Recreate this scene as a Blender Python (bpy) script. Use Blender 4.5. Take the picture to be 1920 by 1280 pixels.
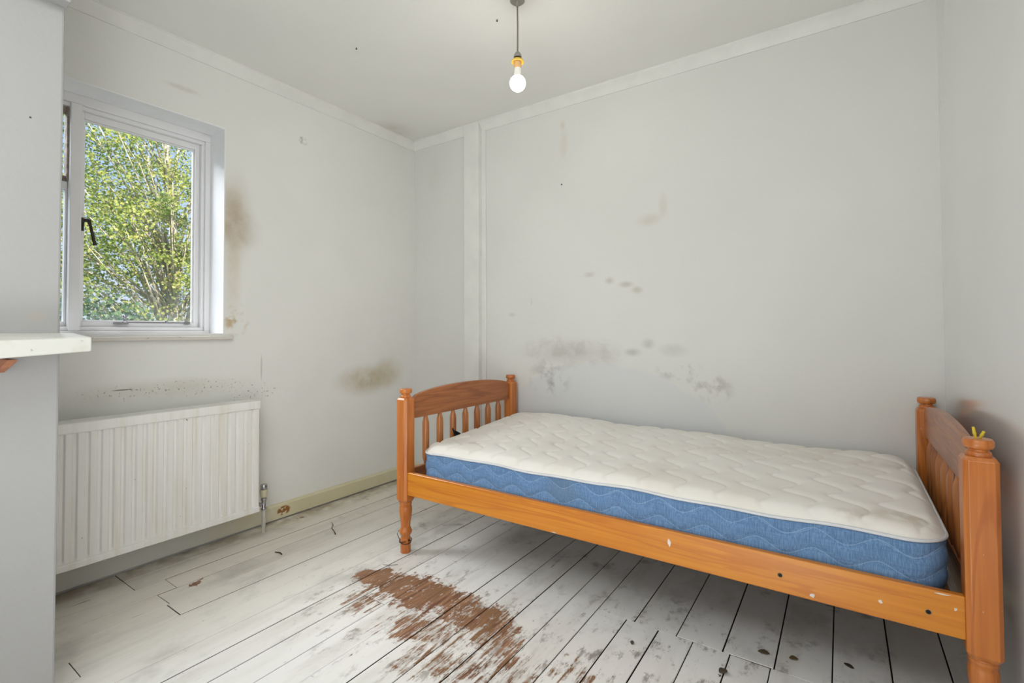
import bpy, math, random
from mathutils import Vector, Matrix
from math import sin, cos, pi, radians, sqrt, exp, tan
random.seed(7)
for o in list(bpy.data.objects): bpy.data.objects.remove(o)
scene = bpy.context.scene
col = scene.collection

# ------------------------------------------------------------------ camera, world, sun, large lights, exposure
YAW, PITCH, ROLL = 0.5945, 0.0210, -0.0041
r = Vector((cos(YAW), sin(YAW), 0))
fw = Vector((-sin(YAW)*cos(PITCH), cos(YAW)*cos(PITCH), sin(PITCH)))
u = r.cross(fw)
r2 = r*cos(ROLL) + u*sin(ROLL); u2 = -r*sin(ROLL) + u*cos(ROLL)
cam_data = bpy.data.cameras.new('camera'); cam = bpy.data.objects.new('camera', cam_data); col.objects.link(cam)
R = Matrix((r2, u2, -fw)).transposed().to_4x4()
cam.matrix_world = Matrix.Translation((0, 0, 1.05)) @ R
cam_data.sensor_fit = 'HORIZONTAL'; cam_data.sensor_width = 36
cam_data.lens = 913.4/1920*36
cam_data.shift_x = -0.4/1920; cam_data.shift_y = -36.75/1920
cam_data.clip_start = 0.02; cam_data.clip_end = 200
scene.camera = cam

world = bpy.data.worlds.new('sky'); scene.world = world; world.use_nodes = True
wn = world.node_tree; wn.nodes.clear()
tc = wn.nodes.new('ShaderNodeTexCoord'); sx = wn.nodes.new('ShaderNodeSeparateXYZ'); wn.links.new(tc.outputs['Generated'], sx.inputs[0])
cr = wn.nodes.new('ShaderNodeValToRGB'); wn.links.new(sx.outputs[2], cr.inputs[0])
cr.color_ramp.elements[0].position = 0.0; cr.color_ramp.elements[0].color = (0.72, 0.82, 0.97, 1)
cr.color_ramp.elements[1].position = 0.75; cr.color_ramp.elements[1].color = (0.17, 0.38, 0.85, 1)
e_ = cr.color_ramp.elements.new(0.25); e_.color = (0.50, 0.68, 0.96, 1)
bg = wn.nodes.new('ShaderNodeBackground'); bg.inputs['Strength'].default_value = 1.15
wo = wn.nodes.new('ShaderNodeOutputWorld')
wn.links.new(cr.outputs[0], bg.inputs[0]); wn.links.new(bg.outputs[0], wo.inputs[0])

def light(name, kind, loc, energy, color, **k):
    d = bpy.data.lights.new(name, kind); o = bpy.data.objects.new(name, d); col.objects.link(o)
    d.energy = energy; d.color = color; o.location = loc
    for a, b in k.items(): setattr(d, a, b)
    return o
sun = light('sun', 'SUN', (8, -6, 12), 11.0, (1.0, 0.94, 0.80), angle=radians(0.6))
sun.rotation_euler = Vector((-0.75, 0.25, -0.62)).to_track_quat('-Z', 'Y').to_euler()
# cool tint shared by the added fill panels
COOL = (0.95, 0.98, 0.99)
def panel_light(name, loc, target, w, h, energy, spread=180):
    o = light(name, 'AREA', loc, energy, COOL, shape='RECTANGLE', size=w, size_y=h, spread=radians(spread))
    o.rotation_euler = (Vector(target)-Vector(loc)).to_track_quat('-Z', 'Y').to_euler(); return o
# unseen fill panels added around the camera, standing in for bounced flash
E_ = dict(back=17, side=3, low=5, down=33, floor=7, sky=300)  # strengths of the added fill panels; sky drives the one outside
panel_light('fill_back', (-0.70, -2.35, 1.35), (-0.70, 3, 1.35), 1.9, 1.9, E_['back'])
panel_light('fill_side', (0.25, -0.35, 1.3), (-2.65, 1.4, 0.9), 0.5, 1.4, E_['side'], 90)
panel_light('fill_low', (-0.5, -0.3, 0.35), (-1.3, 1.5, 2.47), 0.7, 0.7, E_['low'], 120)
panel_light('fill_down', (-0.55, -0.35, 2.42), (-0.9, 0.8, 0), 1.2, 1.0, E_['down'])
panel_light('fill_floor', (-0.45, 0.30, 0.10), (-0.75, 0.75, 2.4), 1.3, 0.7, E_['floor'])
# added panel outside above the window, brightens the reveal like skylight
panel_light('window_fill', (-4.7, 0.2, 3.7), (-2.7, 0.95, 1.5), 2.0, 1.6, E_['sky'])
scene.view_settings.view_transform = 'Standard'; scene.view_settings.look = 'None'
scene.view_settings.gamma = 1; scene.view_settings.use_curve_mapping = False
scene.view_settings.exposure = -0.10

# ------------------------------------------------------------------ helpers
A, B, C, H, YF = -2.6545, 2.615, 0.343, 2.475, -2.5
def lin(c):
    def f(v):
        v /= 255.0
        return v/12.92 if v <= .04045 else ((v+.055)/1.055)**2.4
    return (f(c[0]), f(c[1]), f(c[2]), 1)

class M:
    def __init__(s): s.v = []; s.f = []
    def add(s, vs, fs):
        n = len(s.v); s.v += [tuple(p) for p in vs]; s.f += [tuple(n+i for i in f) for f in fs]; return s
    def box(s, x0, x1, y0, y1, z0, z1):
        vs = [(x, y, z) for x in (x0, x1) for y in (y0, y1) for z in (z0, z1)]
        return s.add(vs, [(0,1,3,2),(4,6,7,5),(0,4,5,1),(2,3,7,6),(0,2,6,4),(1,5,7,3)])
    def hexa(s, vs): # order as in box
        return s.add(vs, [(0,1,3,2),(4,6,7,5),(0,4,5,1),(2,3,7,6),(0,2,6,4),(1,5,7,3)])
    def lathe(s, prof, cx, cy, n=24, axis=None):
        vs = []; fs = []
        for (rr, z) in prof:
            for i in range(n):
                a = 2*pi*i/n; vs.append(Vector((rr*cos(a), rr*sin(a), z)))
        for k in range(len(prof)-1):
            for i in range(n):
                j = (i+1) % n; fs.append((k*n+i, k*n+j, (k+1)*n+j, (k+1)*n+i))
        fs.append(tuple(range(n-1, -1, -1))); fs.append(tuple((len(prof)-1)*n+i for i in range(n)))
        if axis is not None:
            q = Vector((0,0,1)).rotation_difference(Vector(axis)); o = Vector((cx, cy[0], cy[1])) if isinstance(cy, tuple) else Vector((cx, cy, 0))
            vs = [q @ p + o for p in vs]
        else: vs = [p + Vector((cx, cy, 0)) for p in vs]
        return s.add(vs, fs)
    def tube(s, pts, rad, n=8):
        pts = [Vector(p) for p in pts]; vs = []; fs = []
        rads = rad if isinstance(rad, (list, tuple)) else [rad]*len(pts)
        for k, p in enumerate(pts):
            t = (pts[min(k+1, len(pts)-1)] - pts[max(k-1, 0)]).normalized()
            a = t.cross(Vector((0.13, 0.21, 1)) if abs(t.z) < .95 else Vector((1, 0.1, 0))).normalized(); b = t.cross(a)
            for i in range(n):
                g = 2*pi*i/n; vs.append(p + (a*cos(g) + b*sin(g))*rads[k])
        for k in range(len(pts)-1):
            for i in range(n):
                j = (i+1) % n; fs.append((k*n+i, k*n+j, (k+1)*n+j, (k+1)*n+i))
        fs.append(tuple(range(n-1, -1, -1))); fs.append(tuple((len(pts)-1)*n+i for i in range(n)))
        return s.add(vs, fs)
    def prism(s, poly, fn0, fn1):  # poly 2d list; fn maps (a,b) -> 3d at each end
        n = len(poly); vs = [fn0(*p) for p in poly] + [fn1(*p) for p in poly]
        fs = [(i, (i+1) % n, n+(i+1) % n, n+i) for i in range(n)] + [tuple(range(n-1, -1, -1)), tuple(range(n, 2*n))]
        return s.add(vs, fs)

def root_of(o):
    while o is not None and o.parent is not None: o = o.parent
    return o
def obj(name, m, mat, parent=None, bevel=0, smooth=False, seg=2):
    me = bpy.data.meshes.new(name)
    off = Vector(root_of(parent).location) if parent is not None else Vector((0,0,0))
    me.from_pydata([tuple(Vector(p)-off) for p in m.v], [], m.f); me.update()
    import bmesh
    bm = bmesh.new(); bm.from_mesh(me); bmesh.ops.recalc_face_normals(bm, faces=bm.faces); bm.to_mesh(me); bm.free()
    if smooth:
        me.shade_smooth()
        if smooth != 'all': me.set_sharp_from_angle(angle=radians(38))
    o = bpy.data.objects.new(name, me); col.objects.link(o)
    if mat: me.materials.append(mat)
    if parent is not None: o.parent = parent
    if bevel:
        b = o.modifiers.new('bevel', 'BEVEL'); b.width = bevel; b.segments = seg; b.limit_method = 'ANGLE'; b.angle_limit = radians(30)
    return o
def struct(o): o['kind'] = 'structure'; return o
def empty(name, loc, label, cat, group=None):
    o = bpy.data.objects.new(name, None); col.objects.link(o); o.location = loc; o.empty_display_size = .1
    return tag(o, label, cat, group)
def tag(o, label, cat, group=None):
    o['label'] = label; o['category'] = cat
    if group: o['group'] = group
    return o

# ------------------------------------------------------------------ node material kit
class Mat:
    def __init__(s, name, rough=.6):
        s.m = bpy.data.materials.new(name); s.m.use_nodes = True; s.t = s.m.node_tree; s.n = s.t.nodes; s.l = s.t.links
        s.p = s.n['Principled BSDF']; s.p.inputs['Roughness'].default_value = rough
        s.geo = None
    def set(s, sock, val):
        if hasattr(val, 'is_linked') or isinstance(val, bpy.types.NodeSocket): s.l.new(val, sock)
        else: sock.default_value = val
    def pos(s):
        if not s.geo: s.geo = s.n.new('ShaderNodeNewGeometry')
        return s.geo.outputs['Position']
    def objco(s):
        t = s.n.new('ShaderNodeTexCoord'); return t.outputs['Object']
    def math(s, op, a, b=None, c=None, clamp=False):
        n = s.n.new('ShaderNodeMath'); n.operation = op; n.use_clamp = clamp
        s.set(n.inputs[0], a)
        if b is not None: s.set(n.inputs[1], b)
        if c is not None: s.set(n.inputs[2], c)
        return n.outputs[0]
    def vmul(s, v, sc):
        n = s.n.new('ShaderNodeVectorMath'); n.operation = 'MULTIPLY'; s.set(n.inputs[0], v); n.inputs[1].default_value = sc; return n.outputs[0]
    def vadd(s, v, b):
        n = s.n.new('ShaderNodeVectorMath'); n.operation = 'ADD'; s.set(n.inputs[0], v); s.set(n.inputs[1], b); return n.outputs[0]
    def noise(s, v, scale, detail=4, rough=.55, dist=0):
        n = s.n.new('ShaderNodeTexNoise'); s.set(n.inputs['Vector'], v); n.inputs['Scale'].default_value = scale
        n.inputs['Detail'].default_value = detail; n.inputs['Roughness'].default_value = rough; n.inputs['Distortion'].default_value = dist
        return n.outputs[0]
    def ramp(s, f, lo, hi, a=0, b=1, smooth=True):
        n = s.n.new('ShaderNodeMapRange'); n.interpolation_type = 'SMOOTHSTEP' if smooth else 'LINEAR'
        s.set(n.inputs[0], f); n.inputs[1].default_value = lo; n.inputs[2].default_value = hi
        n.inputs[3].default_value = a; n.inputs[4].default_value = b; return n.outputs[0]
    def mix(s, f, a, b):
        n = s.n.new('ShaderNodeMix'); n.data_type = 'RGBA'; s.set(n.inputs[0], f); s.set(n.inputs[6], a); s.set(n.inputs[7], b); return n.outputs[2]
    def blob(s, v, c, rad): # rad: 0 = ignore the axis
        n = s.vadd(v, (-c[0], -c[1], -c[2])); n = s.vmul(n, tuple(0 if q == 0 else 1/q for q in rad))
        k = s.n.new('ShaderNodeVectorMath'); k.operation = 'LENGTH'; s.set(k.inputs[0], n)
        return s.math('SUBTRACT', 1, k.outputs['Value'])
    def sep(s, v):
        n = s.n.new('ShaderNodeSeparateXYZ'); s.set(n.inputs[0], v); return n.outputs
    def comb(s, a, b, c):
        n = s.n.new('ShaderNodeCombineXYZ'); s.set(n.inputs[0], a); s.set(n.inputs[1], b); s.set(n.inputs[2], c); return n.outputs[0]
    def bump(s, h, strength=.3, dist=.01):
        n = s.n.new('ShaderNodeBump'); s.set(n.inputs['Height'], h); n.inputs['Strength'].default_value = strength; n.inputs['Distance'].default_value = dist
        s.l.new(n.outputs[0], s.p.inputs['Normal'])
    def color(s, c): s.set(s.p.inputs['Base Color'], c); return s.m

def plain(name, rgb, rough=.5, metal=0, var=.06, scale=25, coat=0):
    m = Mat(name, rough); m.p.inputs['Metallic'].default_value = metal; m.p.inputs['Coat Weight'].default_value = coat
    n = m.noise(m.pos(), scale, 3); c = lin(rgb); d = tuple(x*(1-var*2) for x in c[:3])+(1,)
    return m.color(m.mix(m.ramp(n, .3, .7), d, c))

def wall_mat(name, base, stains, texs=1.0, rough=.75):
    m = Mat(name, rough); P = m.pos()
    big = m.noise(P, 1.3, 3); c = m.mix(m.ramp(big, .3, .7), lin(base), lin(tuple(v-5 for v in base)))
    fine = m.noise(P, 9, 6, .6)
    for (ctr, rad, rgb, strength, kind) in stains:
        b = m.blob(P, ctr, rad)
        if kind == 'soft': f = m.math('MULTIPLY', m.ramp(b, 0, .9), m.ramp(fine, .25, .7, .45, 1))
        elif kind == 'patchy': f = m.math('MULTIPLY', m.ramp(b, 0, .5), m.ramp(m.noise(P, 14, 5, .6), .45, .62))
        elif kind == 'speck': f = m.math('MULTIPLY', m.ramp(b, 0, .4), m.ramp(m.noise(P, 75, 3, .6), .60, .68))
        elif kind == 'edge': f = m.ramp(m.math('ADD', b, m.math('MULTIPLY', m.math('SUBTRACT', fine, .5), .12)), 0, .06)
        elif kind == 'dot': f = m.ramp(b, 0, .5)
        c = m.mix(m.math('MULTIPLY', f, strength, clamp=True), c, lin(rgb))
    if texs > .05: m.bump(m.math('ADD', m.noise(P, 4.0, 4), m.math('MULTIPLY', m.noise(P, 60, 3), .12)), .25*texs, .02)
    return m.color(c)

BASE = (236, 235, 230)
# ------------------------------------------------------------------ materials
BR = (150, 128, 96); GR = (150, 148, 144)
m_wallA = wall_mat('paint_window_wall', BASE, [
    ((A,1.30,1.66), (0,.13,.30), (176,156,124), .8, 'soft'), ((A,1.34,1.60), (0,.14,.13), (164,140,104), .45, 'soft'),
    ((A,1.30,1.36), (0,.06,.34), (200,185,155), .5, 'soft'), ((A,1.32,1.12), (0,.08,.10), (190,165,115), .8, 'patchy'),
    ((A,2.17,.735), (0,.30,.13), (182,164,124), .85, 'soft'), ((A,2.36,.77), (0,.18,.14), (190,176,140), .7, 'soft'),
    ((A,1.70,2.20), (0,.035,.03), (150,148,142), .9, 'patchy'),
    ((A,.98,.785), (0,.50,.07), (190,182,165), .5, 'soft'), ((A,1.02,.785), (0,.42,.05), (120,112,98), .8, 'speck'),
    ((A,1.42,.735), (0,.20,.06), (120,114,102), .7, 'speck'), ((A,1.38,.62), (0,.06,.10), (110,104,92), .9, 'speck'),
    ((A,1.455,.86), (0,.006,.09), (140,136,126), .3, 'dot'), ((A,.83,.80), (0,.05,.004), (105,98,88), .8, 'dot'),
    ((A,1.05,2.25), (0,.10,.02), (196,186,174), .6, 'soft')])
m_wallB = wall_mat('paint_bed_wall', (228,227,222), [
    ((-1.15,B,.42), (.71,0,.46), (214,218,221), .45, 'edge'),
    ((-1.35,B,.93), (.42,0,.10), (168,164,156), 0.41, 'soft'), ((-1.35,B,.93), (.42,0,.12), (160,154,146), 0.19, 'patchy'),
    ((-1.50,B,.76), (.18,0,.13), (165,163,160), 0.44, 'patchy'), ((-1.476,B,.735), (.03,0,.02), (130,128,126), 0.44, 'soft'),
    ((-.96,B,.935), (.07,0,.03), (160,157,152), 0.50, 'soft'), ((-.875,B,.985), (.05,0,.04), (165,162,157), 0.50, 'soft'),
    ((-.74,B,.95), (.10,0,.05), (178,176,172), 0.44, 'soft'), ((-.68,B,.84), (.18,0,.07), (158,155,151), 0.44, 'patchy'),
    ((-.55,B,.76), (.12,0,.09), (162,158,154), 0.44, 'patchy'),
    ((-1.22,B,1.385), (.05,0,.025), (176,170,156), 0.50, 'soft'), ((-1.095,B,1.342), (.04,0,.03), (170,162,146), 0.50, 'soft'),
    ((-1.0,B,1.315), (.06,0,.025), (168,160,142), 0.50, 'soft'), ((-.935,B,1.28), (.045,0,.03), (172,164,146), 0.50, 'soft'),
    ((-.86,B,1.66), (.10,0,.045), (200,188,166), 0.50, 'soft'), ((-.785,B,1.73), (.035,0,.09), (196,184,160), 0.50, 'soft'),
    ((-1.385,B,2.20), (.04,0,.12), (206,192,164), 0.44, 'soft'), ((-1.39,B,2.31), (.03,0,.04), (204,190,160), 0.44, 'soft'),
    ((-1.77,B,1.162), (.04,0,.02), (180,172,160), 0.44, 'soft'), ((-1.62,B,1.24), (.012,0,.03), (184,180,170), 0.50, 'soft'),
    ((-2.45,B,2.2), (.1,0,.2), (200,194,184), 0.17, 'soft')])
m_wallC = wall_mat('paint_side_wall', (231,230,227), [], .012, .15)
m_wallC.node_tree.nodes['Principled BSDF'].inputs['IOR'].default_value = 1.8
for _k, _v in (('Coat Weight', .8), ('Coat IOR', 1.8), ('Coat Roughness', .13)): m_wallC.node_tree.nodes['Principled BSDF'].inputs[_k].default_value = _v
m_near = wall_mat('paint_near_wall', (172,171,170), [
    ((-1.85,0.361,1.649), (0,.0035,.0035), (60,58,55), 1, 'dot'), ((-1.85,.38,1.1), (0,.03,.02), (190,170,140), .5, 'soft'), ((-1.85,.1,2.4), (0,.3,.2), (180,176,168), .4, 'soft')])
m_ceil = wall_mat('paint_ceiling', (240,239,234), [
    ((-1.1,1.73,H), (.16,.16,0), (222,214,208), .5, 'soft'), ((-2.6,2.35,H), (.2,.2,0), (205,196,186), .6, 'soft')], .7)
m_white = plain('white_gloss_paint', (238,237,237), .35, var=.02, scale=6)
m_trim = plain('white_trim_paint', (234,233,228), .5, var=.03, scale=7)
m_reveal = plain('reveal_paint', (242,242,243), .6, var=.02, scale=8)
m_cream = Mat('cream_skirting_paint', .5)
_P = m_cream.pos(); _f = m_cream.ramp(m_cream.noise(_P, 4, 4), .35, .65)
_c = m_cream.mix(_f, lin((216,208,172)), lin((222,218,200)))
_sx, _sy, _sz = m_cream.sep(_P)
_c = m_cream.mix(m_cream.ramp(_sy, 1.5, 1.05), _c, lin((216,215,206)))
_d = m_cream.blob(_P, (-2.64,1.58,.045), (0,.045,.030))
_c = m_cream.mix(m_cream.math('MULTIPLY', m_cream.ramp(_d, 0, .3), m_cream.ramp(m_cream.noise(_P, 40, 3), .42, .5)), _c, lin((150,100,50)))
_c = m_cream.mix(m_cream.math('MULTIPLY', m_cream.ramp(m_cream.noise(_P, 30, 5, .7), .66, .7), .5), _c, lin((150,130,100)))
m_cream = m_cream.color(_c)

def floor_material():
    m = Mat('worn_white_floor_paint', .55); P = m.pos(); x, y, z = m.sep(P)
    inf = m.n.new('ShaderNodeObjectInfo'); rnd = inf.outputs['Random']
    off = m.comb(m.math('MULTIPLY', rnd, 3.0), m.math('MULTIPLY', rnd, 17.0), 0.0)
    grain = m.vadd(m.vmul(P, (9, 1.2, 1)), off); streak = m.vadd(m.vmul(P, (38, 3.2, 1)), off)
    warm = m.ramp(m.math('ADD', x, m.math('MULTIPLY', m.noise(P, 2), .5)), -2.2, -1.2)
    c = m.mix(warm, lin((232,226,213)), lin((234,232,228)))
    c = m.mix(m.math('MULTIPLY', rnd, .35), c, lin((222,218,210)))
    c = m.mix(m.ramp(m.noise(grain, 1, 5, .6), .45, .75, 0, .55), c, lin((196,190,180)))
    c = m.mix(m.math('MULTIPLY', m.ramp(m.noise(m.vmul(P,(3,2,1)), 1.6, 6, .65), .5, .72), .40), c, lin((150,147,141)))
    # dirt along the skirting
    c = m.mix(m.math('MULTIPLY', m.ramp(x, -2.46, -2.62), m.ramp(m.noise(P, 9, 5), .35, .62, .1, .8)), c, lin((150,134,104)))
    # grimy zone in front of the bed
    gz = m.math('MAXIMUM', m.ramp(m.blob(P, (-.45,1.52,0), (.75,.50,0)), 0, .6), m.ramp(m.blob(P, (-1.3,1.35,0), (.85,.55,0)), 0, .7))
    gn = m.noise(m.vadd(m.vmul(P, (20, 9, 1)), off), 1, 7, .72)
    c = m.mix(m.math('MULTIPLY', m.math('MULTIPLY', gz, m.ramp(gn, .53, .66)), .75), c, lin((112,102,92)))
    gn2 = m.noise(P, 26, 6, .7)
    c = m.mix(m.math('MULTIPLY', m.math('ADD', m.math('MULTIPLY', gz, .75), .25), m.ramp(gn2, .645, .70)), c, lin((66,60,54)))
    st = m.noise(streak, 1, 5, .6)
    c = m.mix(m.math('MULTIPLY', m.ramp(st, .66, .72), m.ramp(m.noise(P, 5, 3), .48, .6, 0, .8)), c, lin((96,84,72)))
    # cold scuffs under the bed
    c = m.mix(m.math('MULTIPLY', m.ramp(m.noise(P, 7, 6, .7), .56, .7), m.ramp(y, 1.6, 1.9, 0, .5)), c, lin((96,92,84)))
    # paint worn away to brown boards
    w = None
    Pw = m.vadd(P, m.comb(m.math('MULTIPLY', m.math('SUBTRACT', m.noise(P, 7, 3), .5), .16), m.math('MULTIPLY', m.math('SUBTRACT', m.noise(m.vadd(P, (5,3,0)), 9, 5, .7), .5), .30), 0.0))
    for (cx, cy, rx, ry, k) in [(-1.44,1.44,.30,.17,1.0), (-1.66,1.42,.22,.11,.85), (-1.18,1.44,.30,.15,.9), (-1.02,1.38,.22,.16,.62), (-1.25,1.27,.26,.15,.55),
                                (-1.12,1.16,.20,.14,.42), (-.93,1.25,.25,.25,.42), (-1.58,1.27,.17,.15,.45), (-.72,1.36,.18,.12,.40), (-1.38,1.13,.10,.15,.3), (-2.28,.985,.035,.03,.95), (-2.56,1.63,.025,.03,.9)]:
        b = m.math('MULTIPLY', m.ramp(m.blob(Pw, (cx,cy,0), (rx,ry,0)), 0, .75), k)
        w = b if w is None else m.math('MAXIMUM', w, b)
    wn_ = m.math('ADD', m.math('MULTIPLY', m.noise(streak, 1.4, 8, .75), .75), m.math('MULTIPLY', m.noise(m.vmul(P,(26,12,1)), 1, 8, .75), .45))
    wear = m.ramp(m.math('ADD', w, m.math('MULTIPLY', m.math('SUBTRACT', wn_, .60), 2.9)), .46, .53)
    wear = m.math('MULTIPLY', wear, m.ramp(w, .02, .12))
    rem = m.noise(m.vadd(m.vmul(P, (60, 22, 1)), off), 1, 6, .75)
    rem2 = m.noise(m.vmul(P, (7, 4, 1)), 1, 3)
    wear = m.math('MULTIPLY', wear, m.ramp(m.math('ADD', rem, m.math('MULTIPLY', m.math('SUBTRACT', rem2, .5), .5)), .625, .585))
    brown = m.mix(m.ramp(m.noise(m.vadd(m.vmul(P, (70, 5, 1)), off), 1, 4, .6), .3, .7), lin((100,62,42)), lin((166,124,92)))
    brown = m.mix(m.ramp(m.noise(P, 6, 3), .4, .65), brown, lin((134,98,66)))
    edge = m.math('MULTIPLY', m.ramp(m.math('ADD', w, m.math('MULTIPLY', m.math('SUBTRACT', wn_, .60), 2.1)), .30, .46), m.ramp(w, .02, .12))
    c = m.mix(m.math('MULTIPLY', edge, .45), c, lin((140,120,104)))
    c = m.mix(wear, c, brown)
    m.bump(m.math('SUBTRACT', m.math('MULTIPLY', st, .3), m.math('MULTIPLY', wear, .8)), .35, .003)
    m.set(m.p.inputs['Roughness'], m.ramp(wear, 0, 1, .5, .65))
    return m.color(c)
m_floor = floor_material()
m_under = plain('dark_subfloor', (38,32,27), .9, var=.2)

def wood(name, light_, dark_, axis, rough=.32, scuff=0):
    m = Mat(name, rough); P = m.objco()
    s1 = [14, 14, 14]; s1[axis] = 0.9; s2 = [95, 95, 95]; s2[axis] = 3.0; s3 = [5, 5, 5]; s3[axis] = .8
    inf = m.n.new('ShaderNodeObjectInfo'); off = m.comb(m.math('MULTIPLY', inf.outputs['Random'], 9.0), m.math('MULTIPLY', inf.outputs['Random'], 5.0), 1.0)
    Q = m.vadd(P, off)
    n1 = m.noise(m.vmul(Q, s1), 1, 3, .5, .6); rings = m.math('SINE', m.math('MULTIPLY', n1, 42.0))
    n2 = m.noise(m.vmul(Q, s2), 1, 3, .5)
    c = m.mix(m.ramp(n2, .3, .7), lin(light_), lin(tuple(a*.6+b*.4 for a, b in zip(light_, dark_))))
    c = m.mix(m.ramp(rings, .2, 1.0, 0, .55), c, lin(dark_))
    c = m.mix(m.ramp(m.noise(m.vmul(Q, s3), 1, 2), .55, .8, 0, .4), c, lin(dark_))
    if scuff:
        c = m.mix(m.math('MULTIPLY', m.ramp(m.noise(m.vmul(Q,(9,9,5)), 4, 4, .7), .69, .71), scuff), c, lin((222,210,196)))
    m.p.inputs['Coat Weight'].default_value = .35; m.p.inputs['Coat Roughness'].default_value = .25
    m.bump(n2, .05, .002)
    return m.color(c)
m_rail = wood('pine_orange_long', (216,138,34), (190,104,16), 0)
m_post = wood('pine_orange_upright', (204,122,50), (170,88,28), 2, scuff=.6)
m_head = wood('pine_red_cross', (176,106,54), (128,68,28), 1)
m_spin = wood('pine_spindle', (182,114,58), (140,76,32), 2)
m_slat = plain('raw_pine_slat', (176,140,96), .6)

# ------------------------------------------------------------------ room shell
struct(obj('floor', M().box(-2.95, C+.25, YF-.2, B+.2, -.20, -.022), m_under))
floor = bpy.data.objects['floor']

WY0, WY1, WZ0, WZ1 = .46, 1.255, 1.045, 2.12
m = M(); X0, X1 = A-.26, A
m.box(X0, X1, YF-.2, WY0, -.022, H); m.box(X0, X1, WY1, B+.2, -.022, H)
m.box(X0, X1, WY0, WY1, -.022, WZ0); m.box(X0, X1, WY0, WY1, WZ1, H)
wallA = struct(obj('wall_left', m, m_wallA))
wallB = struct(obj('wall_back', M().box(A, C, B, B+.2, -.022, H), m_wallB))
wallC = struct(obj('wall_right', M().box(C, C+.2, YF-.2, B+.2, -.022, H), m_wallC))
struct(obj('wall_front', M().box(A, C, YF-.2, YF, -.022, H), m_wallC))
ceil = struct(obj('ceiling', M().box(X0, C+.2, YF-.2, B+.2, H, H+.2), m_ceil))
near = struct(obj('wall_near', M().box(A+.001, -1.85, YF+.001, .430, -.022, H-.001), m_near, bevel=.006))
# thin painted skin of the reveal
m = M(); rx0, rx1, t = A-.255, A+.0008, .004
m.box(rx0, rx1, WY1-t, WY1, WZ0, WZ1); m.box(rx0, rx1, WY0, WY0+t, WZ0, WZ1); m.box(rx0, rx1, WY0+t, WY1-t, WZ1-t, WZ1)
struct(obj('trim_1', m, m_reveal))
# coving
def cove(name, p):
    return struct(obj(name, p, m_trim, smooth=True))
prof = [(0,0),(0,-.060),(.006,-.060),(.008,-.052),(.014,-.040),(.024,-.026),(.036,-.016),(.040,-.012),(.040,0)]
cove('trim_2', M().prism(prof, lambda a, b: (A+a, .43, H+b), lambda a, b: (A+a, B, H+b)))
m = M(); m.prism(prof, lambda a, b: (A, B-a, H+b), lambda a, b: (-2.135, B-a, H+b)); m.prism(prof, lambda a, b: (-2.008, B-a, H+b), lambda a, b: (C, B-a, H+b))
cove('trim_3', m)
# upright cover board and slim stop beside it on the bed wall
struct(obj('trim_4', M().box(-2.135, -2.010, B-.045, B, 0, H), m_trim, bevel=.003))
struct(obj('trim_5', M().box(-2.010, -1.975, B-.012, B, 0, H-.06), m_trim, bevel=.003))
# moulding running round the near wall at door-head height
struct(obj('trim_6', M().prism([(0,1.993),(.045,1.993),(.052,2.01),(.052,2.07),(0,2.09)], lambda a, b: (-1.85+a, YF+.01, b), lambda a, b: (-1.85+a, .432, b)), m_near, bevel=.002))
# skirtings
sk = [(0,0.007),(.016,0.007),(.016,.078),(.010,.088),(0,.090)]
struct(obj('baseboard_left', M().prism(sk, lambda a, b: (A+a, .43, b), lambda a, b: (A+a, B, b)), m_cream))
m = M(); m.prism(sk, lambda a, b: (A, B-a, b), lambda a, b: (-2.135, B-a, b)); m.prism(sk, lambda a, b: (-1.975, B-a, b), lambda a, b: (C, B-a, b))
struct(obj('baseboard_back', m, m_cream))
struct(obj('baseboard_right', M().prism(sk, lambda a, b: (C-a, YF, b), lambda a, b: (C-a, B-.016, b)), m_trim))

# floorboards, one object each
step = .1165
def board(x0, x1, y0, y1):
    dz = random.uniform(-.0012, .0012); g = random.uniform(.0008, .0017) if x0 < -1.3 else random.uniform(.0012, .0023)
    tl = random.uniform(-.0007, .0007); c = .0016
    z = dz; vs = []
    x0 += g; x1 -= g; y0 += .0012; y1 -= .0012
    b = M()
    ring0 = [(x0,y0),(x1,y0),(x1,y1),(x0,y1)]; ring1 = [(x0+c,y0+c*.5),(x1-c,y0+c*.5),(x1-c,y1-c*.5),(x0+c,y1-c*.5)]
    b.add([(p[0],p[1],-.0215) for p in ring0] + [(p[0],p[1],z-c) for p in ring0] + [(p[0],p[1],z+(tl if p[0] > (x0+x1)/2 else -tl)) for p in ring1],
          [(3,2,1,0)] + [(i,(i+1)%4,4+(i+1)%4,4+i) for i in range(4)] + [(4+i,4+(i+1)%4,8+(i+1)%4,8+i) for i in range(4)] + [(8,9,10,11)])
    o = obj('floorboard', b, m_floor, floor); o.data.materials.append(m_under)
    for p in o.data.polygons:
        if max(o.data.vertices[i].co.z for i in p.vertices) < -.0005 + dz - c + .0006 or p.index < 5 and abs(p.normal.z) < .3: p.material_index = 1
    return o
JY = 1.725
for k in range(25): board(A+.002+k*.1195, A+.002+(k+1)*.1195, YF, -1.2)
joints = {20:[.803], 19:[.803,], 18:[.91], 17:[.84], 16:[.83,], 15:[.512, 1.9], 13:[.30,2.2], 11:[1.30], 9:[2.3], 7:[.95], 6:[.4]}
for k in range(5, 21):
    xh = -.2-step*k; xl = xh-step
    if k == 20: xl = A+.019
    js = [-1.2] + joints.get(k, []) + [B-.001]
    for a, b in zip(js[:-1], js[1:]): board(xl, xh, a, b)
for k in range(0, 5):
    board(-.2-step*(k+1), -.2-step*k, -1.2, JY)
fx = [-.7825, -.639, -.490, -.340, -.190]
for i, (a, b) in enumerate(zip(fx[:-1], fx[1:])):
    board(a, b, JY, B-.001)
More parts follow.
